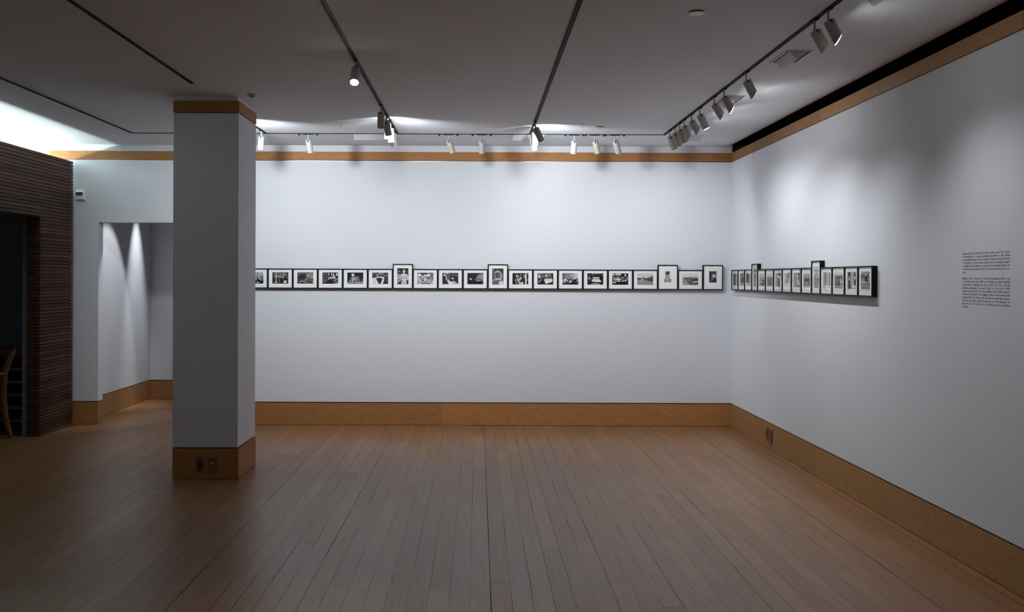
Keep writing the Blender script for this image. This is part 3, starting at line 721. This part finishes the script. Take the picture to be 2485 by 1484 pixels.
 ('L', 'railway sidings beside a works yard', (205, 130, 20, [p(215,(0,0),(1,0),(1,.3),(0,.34)), n(.05,.28,1,.5,120,20,130), p(125,(.02,.4),(.35,.32),(1,.4),(1,.62),(.3,.6)), p(70,(.5,.5),(.98,.46),(.98,.62),(.6,.62)), e(.22,.42,.1,.06,90), e(.45,.36,.1,.05,110), p(175,(0,.6),(.1,.55),(.5,1),(0,1)), l((.06,.6),(.25,1),.012,90), l((.1,.56),(.36,1),.012,70), p(105,(.25,.6),(1,.68),(1,1),(.45,1)), p(215,(.64,.72),(.98,.66),(1,.74),(.7,.78))])),
 ('P', 'moustached man in a dark hat', (70, 60, 20, [r(0,0,.3,1,65), r(.82,.1,1,.62,150), e(.52,.14,.34,.14,80), p(75,(.2,.22),(.98,.2),(.95,.34),(.3,.36)), e(.6,.42,.26,.18,190), r(.45,.34,.85,.38,90), e(.52,.44,.2,.03,70), e(.66,.42,.1,.08,220), p(60,(0,1),(.15,.66),(.45,.56),(.9,.6),(1,.8),(1,1)), p(215,(.3,.66),(.5,.62),(.42,.78)), l((.4,.7),(.2,.95),.03,150), l((.7,.65),(.45,1),.02,95)])),
]
SIDE = [
 ('L', 'pale figure low in a grey room', (110,110,30,[e(.6,.3,.1,.08,150),p(190,(.4,.6),(.6,.4),(.8,.7),(.7,.95),(.35,.95)),n(.2,.5,1,1,120,12,110)])),
 ('L', 'plain grey scene with a dark machine at one edge', (120,125,16,[r(.62,0,1,1,60),n(.62,.1,1,.8,90,12,80),e(.55,.4,.05,.1,190)])),
 ('L', 'flat workshop floor under dark beams', (90,120,24,[n(0,0,1,.4,60,14,90),r(0,.5,1,.75,95),r(0,.75,1,1,150)])),
 ('T', 'two pale hands working in mist', (150,150,16,[e(.35,.3,.12,.1,225),e(.65,.25,.1,.1,215),l((.4,.4),(.55,.75),.06,215),e(.5,.85,.15,.06,225),n(.2,.3,.8,.8,120,8,70)])),
 ('L', 'light haze with dark gear at the bottom', (190,150,20,[p(90,(.5,.6),(1,.45),(1,1),(.4,1)),n(.5,.5,1,1,70,12,90),e(.4,.65,.1,.1,215)])),
 ('L', 'bank of looms under a bright ceiling', (215,110,26,[r(0,0,1,.2,205),n(0,.25,1,1,110,16,90),e(.5,.35,.4,.12,150)])),
 ('L', 'stacked white cones on a dark rack', (95,50,18,[r(0,0,.45,1,110),e(.5,.25,.2,.1,225),e(.75,.3,.2,.1,235),e(.85,.48,.14,.08,235),e(.85,.62,.14,.08,225),e(.85,.76,.14,.08,225),e(.85,.9,.14,.08,215)])),
 ('L', 'soft pale figure bending in profile', (165,190,14,[p(110,(.4,.1),(.7,0),(.9,.5),(.6,.9),(.35,.8)),p(215,(.6,.35),(.8,.4),(.75,.9),(.5,.95)),r(0,.8,1,1,205)])),
 ('L', 'standing worker against a dark wall', (100,95,18,[r(.6,0,1,1,45),e(.62,.25,.1,.12,215),p(190,(.5,.5),(.7,.45),(.85,.7),(.8,.95),(.62,.8)),l((.75,.5),(.9,.8),.04,225)])),
 ('L', 'row of lamps above a crowded hall', (200,90,24,[r(0,.12,1,.6,60),r(.15,.15,.25,.4,220),r(.45,.15,.6,.4,225),r(.8,.15,.9,.4,220),n(0,.4,1,.8,90,16,120),e(.5,.7,.06,.1,225),r(0,.85,1,1,140)])),
 ('T', 'pair of arched wheels below tall windows', (215,140,22,[r(.1,.08,.25,.3,120),r(.45,.06,.6,.3,110),r(.8,.08,.92,.3,120),o_(.5,.55,.45,.25,.72,80),o_(.5,.55,.28,.18,.7,90),n(.05,.35,.95,.8,110,10,80),r(0,.84,1,1,120)])),
 ('L', 'grey columns of thread', (170,180,18,[r(.3,.02,.42,.9,120),r(.55,.1,.66,.85,130),r(.82,.05,.93,.8,120),e(.45,.9,.3,.08,215)])),
 ('L', 'machine room with a white stool', (170,110,26,[r(0,0,1,.18,205),n(0,.15,1,.85,80,16,130),e(.5,.5,.1,.3,60),l((.7,.5),(.8,.9),.03,235),e(.78,.6,.08,.08,230)])),
 ('L', 'two dark figures either side of a bright sheet', (70,60,20,[r(0,0,.3,1,40),r(.3,0,.7,.75,150),r(.7,0,1,.6,40),e(.2,.4,.08,.12,200),e(.85,.35,.08,.1,215),p(215,(.4,.75),(.7,.7),(.95,.9),(.4,.98)),n(.3,.7,1,1,120,14,120)])),
 ('L', 'standing person behind a long table', (110,70,14,[r(0,0,.4,.6,120),r(.85,.1,1,.6,205),p(35,(.4,.05),(.65,.05),(.72,.6),(.38,.6)),e(.52,.18,.08,.08,210),e(.12,.2,.06,.1,90),r(0,.6,1,.82,140),r(.1,.58,.95,.64,190),r(0,.82,1,1,40)])),
]
FD = 0.037; FB = 0.0088
KIND = {'L': (0.2537, 0.2030), 'T': (0.2045, 0.2535), 'P': (0.2045, 0.2535)}
WIN = {'L': (0.1625, 0.1155, 0.0300+FB), 'T': (0.1145, 0.1640, 0.0345+FB), 'P': (0.0755, 0.1150, 0.0550+FB)}
meshes = {}
def frame_meshes(k):
    if k in meshes: return meshes[k]
    W_, H_ = KIND[k]; pw, ph, mt = WIN[k]
    a = MB(); hw = W_/2-0.0003
    def ring(w, x0, x1, z0, z1, bx0, bx1, bz0, bz1, ya, yb, mat):
        w.box(x0, x1, ya, yb, bz1, z1, mat); w.box(x0, x1, ya, yb, z0, bz0, mat)
        w.box(x0, bx0, ya, yb, bz0, bz1, mat); w.box(bx1, x1, ya, yb, bz0, bz1, mat)
    ring(a, -hw, hw, 0, H_, -hw+FB, hw-FB, FB, H_-FB, -FD, -0.0006, M['moulding'])
    g = MB(); g.box(-hw+FB, hw-FB, -FD+0.0045, -FD+0.0060, FB, H_-FB, M['glass'])
    zt = H_-mt
    mtb = MB(); ring(mtb, -hw+FB, hw-FB, FB, H_-FB, -pw/2, pw/2, zt-ph, zt, -FD+0.0072, -FD+0.0087, M['mat'])
    mtb.box(-hw+FB, hw-FB, -FD+0.0092, -FD+0.0107, FB, H_-FB, M['mat'])
    meshes[k] = (a.mesh('moulding'), g.mesh('glass_pane'), mtb.mesh('mat_board'))
    return meshes[k]
def print_mesh(k, spec, seed):
    W_, H_ = KIND[k]; pw, ph, mt = WIN[k]; zt = H_-mt
    dens = 300.0; nx, nz = int(pw*dens), int(ph*dens)
    rnd = random.Random(seed); vs = []; cols = []; fs = []
    for j in range(nz+1):
        for i in range(nx+1):
            u_, v_ = i/nx, j/nz
            g_ = 118+(shade(u_, v_, spec, rnd)-122)*1.25; c_ = lin(g_)*0.92
            vs.append((-pw/2+pw*u_, -FD+0.0089, zt-ph*v_)); cols += [c_, c_, c_*0.98, 1.0]
    for j in range(nz):
        for i in range(nx):
            q = j*(nx+1)+i; fs.append((q, q+nx+1, q+nx+2, q+1))
    me = bpy.data.meshes.new('photograph'); me.from_pydata(vs, [], fs); me.materials.append(M['print'])
    at = me.color_attributes.new('ink', 'FLOAT_COLOR', 'POINT'); at.data.foreach_set('color', cols)
    return me
def hang(k, lab, spec, loc, rz, seed, group, where):
    t = thing('framed_photograph', loc, f'black-framed photo on {where}: {lab}', 'framed photo', group, rz)
    a, g, m_ = frame_meshes(k)
    link('moulding', a, t); link('mat_board', m_, t); link('photographic_print', print_mesh(k, spec, seed), t); link('glass_pane', g, t)
FZ = 1.3925
sF = F/(YB-FD)
edges = [592.0,652.2,712.5,772.8,833.3,894.2,955.1,1004.5,1065,1126,1187,1236,1297,1357.7,1418.2,1478.8,1539.2,1599.1,1647.7,1707.4,1754.8]
# the frames butt against one another; start from the end near the corner
x = (edges[-1]-CX)/sF
for i in range(len(BACK)-1, -1, -1):
    k, lab, spec = BACK[i]; wd = KIND[k][0]
    hang(k, lab, spec, (x-wd/2, YB, FZ), 0, 100+i, 'framed photographs on the picture wall', 'the picture wall'); x -= wd+0.0007
y = (XR-FD)*F/(1774.5-CX)
yend = (XR-FD)*F/(2115.5-CX)
tot = sum(KIND[s[0]][0] for s in SIDE); gap = (y-yend-tot)/(len(SIDE)-1)
SC = (y-yend)/tot
for i, (k, lab, spec) in enumerate(SIDE):
    wd = KIND[k][0]*SC
    hang(k, lab, spec, (XR, y-wd/2, FZ), -math.pi/2, 300+i, 'framed photographs on the text wall', 'the text wall')
    y -= wd

# ------------------------------------------------------------------ dark room: cabinet and chair
t = thing('open_shelf_cabinet', (-4.95, YB-0.03, 0), 'low dark cabinet with open shelves and a wooden top inside the dark room', 'cabinet')
w = MB(); w.box(-0.65, 0.62, -0.45, -0.001, 0.72, 0.80, M['plate']); link('top', w.mesh('top'), t)
for s in (-0.63, 0.60):
    w = MB(); w.box(s-0.015, s+0.015, -0.44, -0.001, 0, 0.72, M['cabinet']); link('side_panel', w.mesh('side_panel'), t)
w = MB(); w.box(-0.615, 0.585, -0.012, -0.001, 0, 0.72, M['cabinet']); link('back_panel', w.mesh('back_panel'), t)
for z in (0.085, 0.211, 0.337, 0.463, 0.589):
    w = MB(); w.box(-0.615, 0.585, -0.43, -0.012, z, z+0.016, M['shelf_edge']); link('shelf', w.mesh('shelf'), t)

t = thing('armchair', (-4.56, 9.34, 0), 'wooden armchair with curved back posts inside the dark doorway', 'chair')
def post(yy, name):
    w = MB()
    pts = [(0.222,0.0),(0.178,0.16),(0.155,0.30),(0.147,0.44),(0.160,0.60),(0.202,0.72),(0.262,0.842)]
    path = []
    N_ = 24
    for i in range(N_+1):        # Catmull-Rom through the outline points
        s_ = i/N_*(len(pts)-1); k = min(int(s_), len(pts)-2); f = s_-k
        P0, P1, P2, P3 = pts[max(k-1,0)], pts[k], pts[k+1], pts[min(k+2,len(pts)-1)]
        c_ = [0.5*(2*P1[a]+(P2[a]-P0[a])*f+(2*P0[a]-5*P1[a]+4*P2[a]-P3[a])*f*f+(3*P1[a]-P0[a]-3*P2[a]+P3[a])*f**3) for a in (0,1)]
        path.append((c_[0], yy, c_[1]))
    rad = [0.021+0.013*math.sin(math.pi*min(1, i/N_*1.05))**0.7 - (0.018 if i == N_ else (0.010 if i == N_-1 else 0)) for i in range(N_+1)]
    w.sweep(path, rad, M['chairwood'], 8, 0.5); return link(name, w.mesh(name, True), t)
post(0.24, 'back_leg'); post(-0.24, 'back_leg')
w = MB(); w.box(-0.30, 0.125, -0.24, 0.24, 0.40, 0.45, M['chairwood']); link('seat', w.mesh('seat'), t)
for s in (-0.24, 0.24):
    w = MB(); w.sweep([(-0.27,s,0),(-0.27,s,0.3),(-0.28,s,0.60)], [0.016,0.019,0.017], M['chairwood'], 8); link('front_leg', w.mesh('front_leg', True), t)
    w = MB(); w.sweep([(-0.32,s,0.610),(-0.05,s,0.615),(0.178,s,0.604)], [0.014,0.014,0.012], M['chairwood'], 8, 1.4); link('armrest', w.mesh('armrest', True), t)
w = MB()
pts = []
for i in range(9):
    yy = -0.235+0.47*i/8; bx = 0.222+0.02*math.sin(math.pi*i/8)
    pts.append((bx-0.055, yy, 0.606))
w.sweep(pts, 0.014, M['chairwood'], 8, 0.8, (0,0,1)); link('back_rail', w.mesh('back_rail', True), t)

# ------------------------------------------------------------------ cove light
t = thing('cove_light', (-4.82, 7.6, 2.38), 'bright fluorescent strip glowing above and behind the slatted wall', 'strip light')
w = MB(); w.box(-0.06, 0.06, -2.75, 2.75, 0, 0.035, M['plastic']); link('housing', w.mesh('housing'), t)
w = MB(); w.sweep([(0,-2.7,0.055),(0,2.7,0.055)], 0.015, M['tube'], 12, 1, (0,0,1)); link('tube', w.mesh('tube', True), t)

# ------------------------------------------------------------------ lights
def area(loc, d, sx_, sy_, power, col=(1,1,1), spread=180):
    L_ = bpy.data.lights.new('lamp_glow', 'AREA'); L_.shape = 'RECTANGLE'; L_.size = sx_; L_.size_y = sy_
    L_.energy = power; L_.color = col; L_.spread = math.radians(spread)
    o = bpy.data.objects.new('lamp_glow', L_); C.objects.link(o); o.location = loc
    z = -Vector(d).normalized(); y_ = (Vector((0,1,0))-z*z.y).normalized(); x_ = y_.cross(z)
    o.rotation_mode = 'QUATERNION'; o.rotation_quaternion = Matrix((x_, y_, z)).transposed().to_quaternion(); return o
def spot(loc, d, power, size, blend=1.0, col=(1,1,1), rad=0.02):
    L_ = bpy.data.lights.new('lamp_beam', 'SPOT'); L_.energy = power; L_.spot_size = math.radians(size)
    L_.spot_blend = blend; L_.color = col; L_.shadow_soft_size = rad
    o = bpy.data.objects.new('lamp_beam', L_); C.objects.link(o); o.location = loc
    o.rotation_mode = 'QUATERNION'; o.rotation_quaternion = Vector(d).normalized().to_track_quat('-Z', 'Y'); return o
COOL = (0.915, 0.955, 1.0); WARM = (1.0, 0.96, 0.90)
def aim(a, b): return Vector(b)-Vector(a)
def key(k, target, power, size, blend=1.0, col=COOL, spill=0.0, rad=0.022, spd=None, off=(0,0,0)):
    pos = P[k][0]+Vector(off)
    if power: spot(pos, aim(pos, target), power, size, blend, col, rad)
    if spill: spot(pos+Vector((0,0.0,0.01)), spd or (0,1,-0.05), spill, 128, 0.25, (0.9,0.95,1.0), 0.012)
key('C3', (-0.5, YB, 1.45), 84, 146, 1.0, COOL, 5, 0.06, None, (0,0.02,0.03))
key('D1', (1.1, YB, 1.4), 66, 146, 1.0, COOL, 4.5, 0.06, (0.2,1,-0.05), (0.01,0.02,0.03))
key('A2', (-1.7, YB, 1.5), 80, 146, 1.0, COOL, 4.5, 0.06, None, (0,0.02,0.03))
key('C1', (-0.8, 1.8, 0.0), 60, 84)
key('E1', (2.05, YB, 1.5), 24, 120)
key('E3', (XR, 9.0, 1.0), 10, 120)
key('E4', (XR, 8.8, 0.9), 11, 120)
key('E5', (XR, 8.45, 1.2), 16, 112)
key('E6', (XR, 8.0, 1.2), 16, 112)
key('E7', (XR, 7.3, 0.2), 26, 108)
key('E8', (XR, 6.9, 0.0), 26, 108)
key('E9', (XR, 6.1, -0.3), 22, 104)
key('E10', (XR, 5.2, 0.0), 15, 110)
key('E11', (XR, 4.9, 0.2), 11, 110)
for k_ in ('E4', 'E6', 'E8'):
    key(k_, (XR, 8, 1), 0, 100, spill=1.3, spd=(1,0.1,-0.25), off=(0.03,0,-0.03))
# added unseen spots behind the viewpoint; end-wall bounce lifts pillar and ceiling
for fx in (-2.4, -0.76, 0.5, 1.9):
    spot((fx, -1.6, 2.7), (0, -1, -0.35), 42, 130, 1.0, COOL, 0.03)
spot((TX['E'], 3.3, 2.68), (0.75, 0.3, -2.0), 24, 125, 1.0, COOL, 0.03)  # added unseen spot with no can, brightens the near text wall and floor
# side room lamps
spot((-3.72, 12.17, 2.82), (-0.19, 0.0, -1), 170, 33, 1.0, COOL, 0.02)
spot((-3.2, 11.25, 2.8), (-0.46, -0.05, -1), 62, 52, 0.35, COOL, 0.02)
# cove
area((-4.82, 7.6, 2.46), (0.1, 0, 1), 0.06, 5.3, 190, (0.86, 1.0, 0.93))

# ------------------------------------------------------------------ world, camera, view
wd_ = bpy.data.worlds.new('World'); bpy.context.scene.world = wd_; wd_.use_nodes = True
bg = wd_.node_tree.nodes['Background']; bg.inputs['Color'].default_value = (0.5,0.5,0.5,1); bg.inputs['Strength'].default_value = 0.0
cam = bpy.data.cameras.new('Camera'); co = bpy.data.objects.new('Camera', cam); C.objects.link(co)
cam.sensor_fit = 'HORIZONTAL'; cam.sensor_width = 36.0; cam.lens = 36.0*F/2485.0
cam.shift_x = (1242.5-CX)/2485.0; cam.shift_y = -(742.0-CY)/2485.0
cam.clip_start = 0.05; cam.clip_end = 60
co.matrix_world = Matrix.Translation((0,0,H)) @ Matrix.Rotation(math.pi/2, 4, 'X') @ Matrix.Rotation(TH, 4, 'Z')
S = bpy.context.scene; S.camera = co
S.view_settings.view_transform = 'Standard'; S.view_settings.look = 'None'
S.view_settings.exposure = 0.16; S.view_settings.gamma = 1.0; S.view_settings.use_curve_mapping = False
S.cycles.use_denoising = True
S.cycles.max_bounces = 10; S.cycles.diffuse_bounces = 6; S.cycles.glossy_bounces = 4; S.cycles.transparent_max_bounces = 12
S.cycles.caustics_reflective = False; S.cycles.caustics_refractive = False; S.cycles.sample_clamp_indirect = 6.0
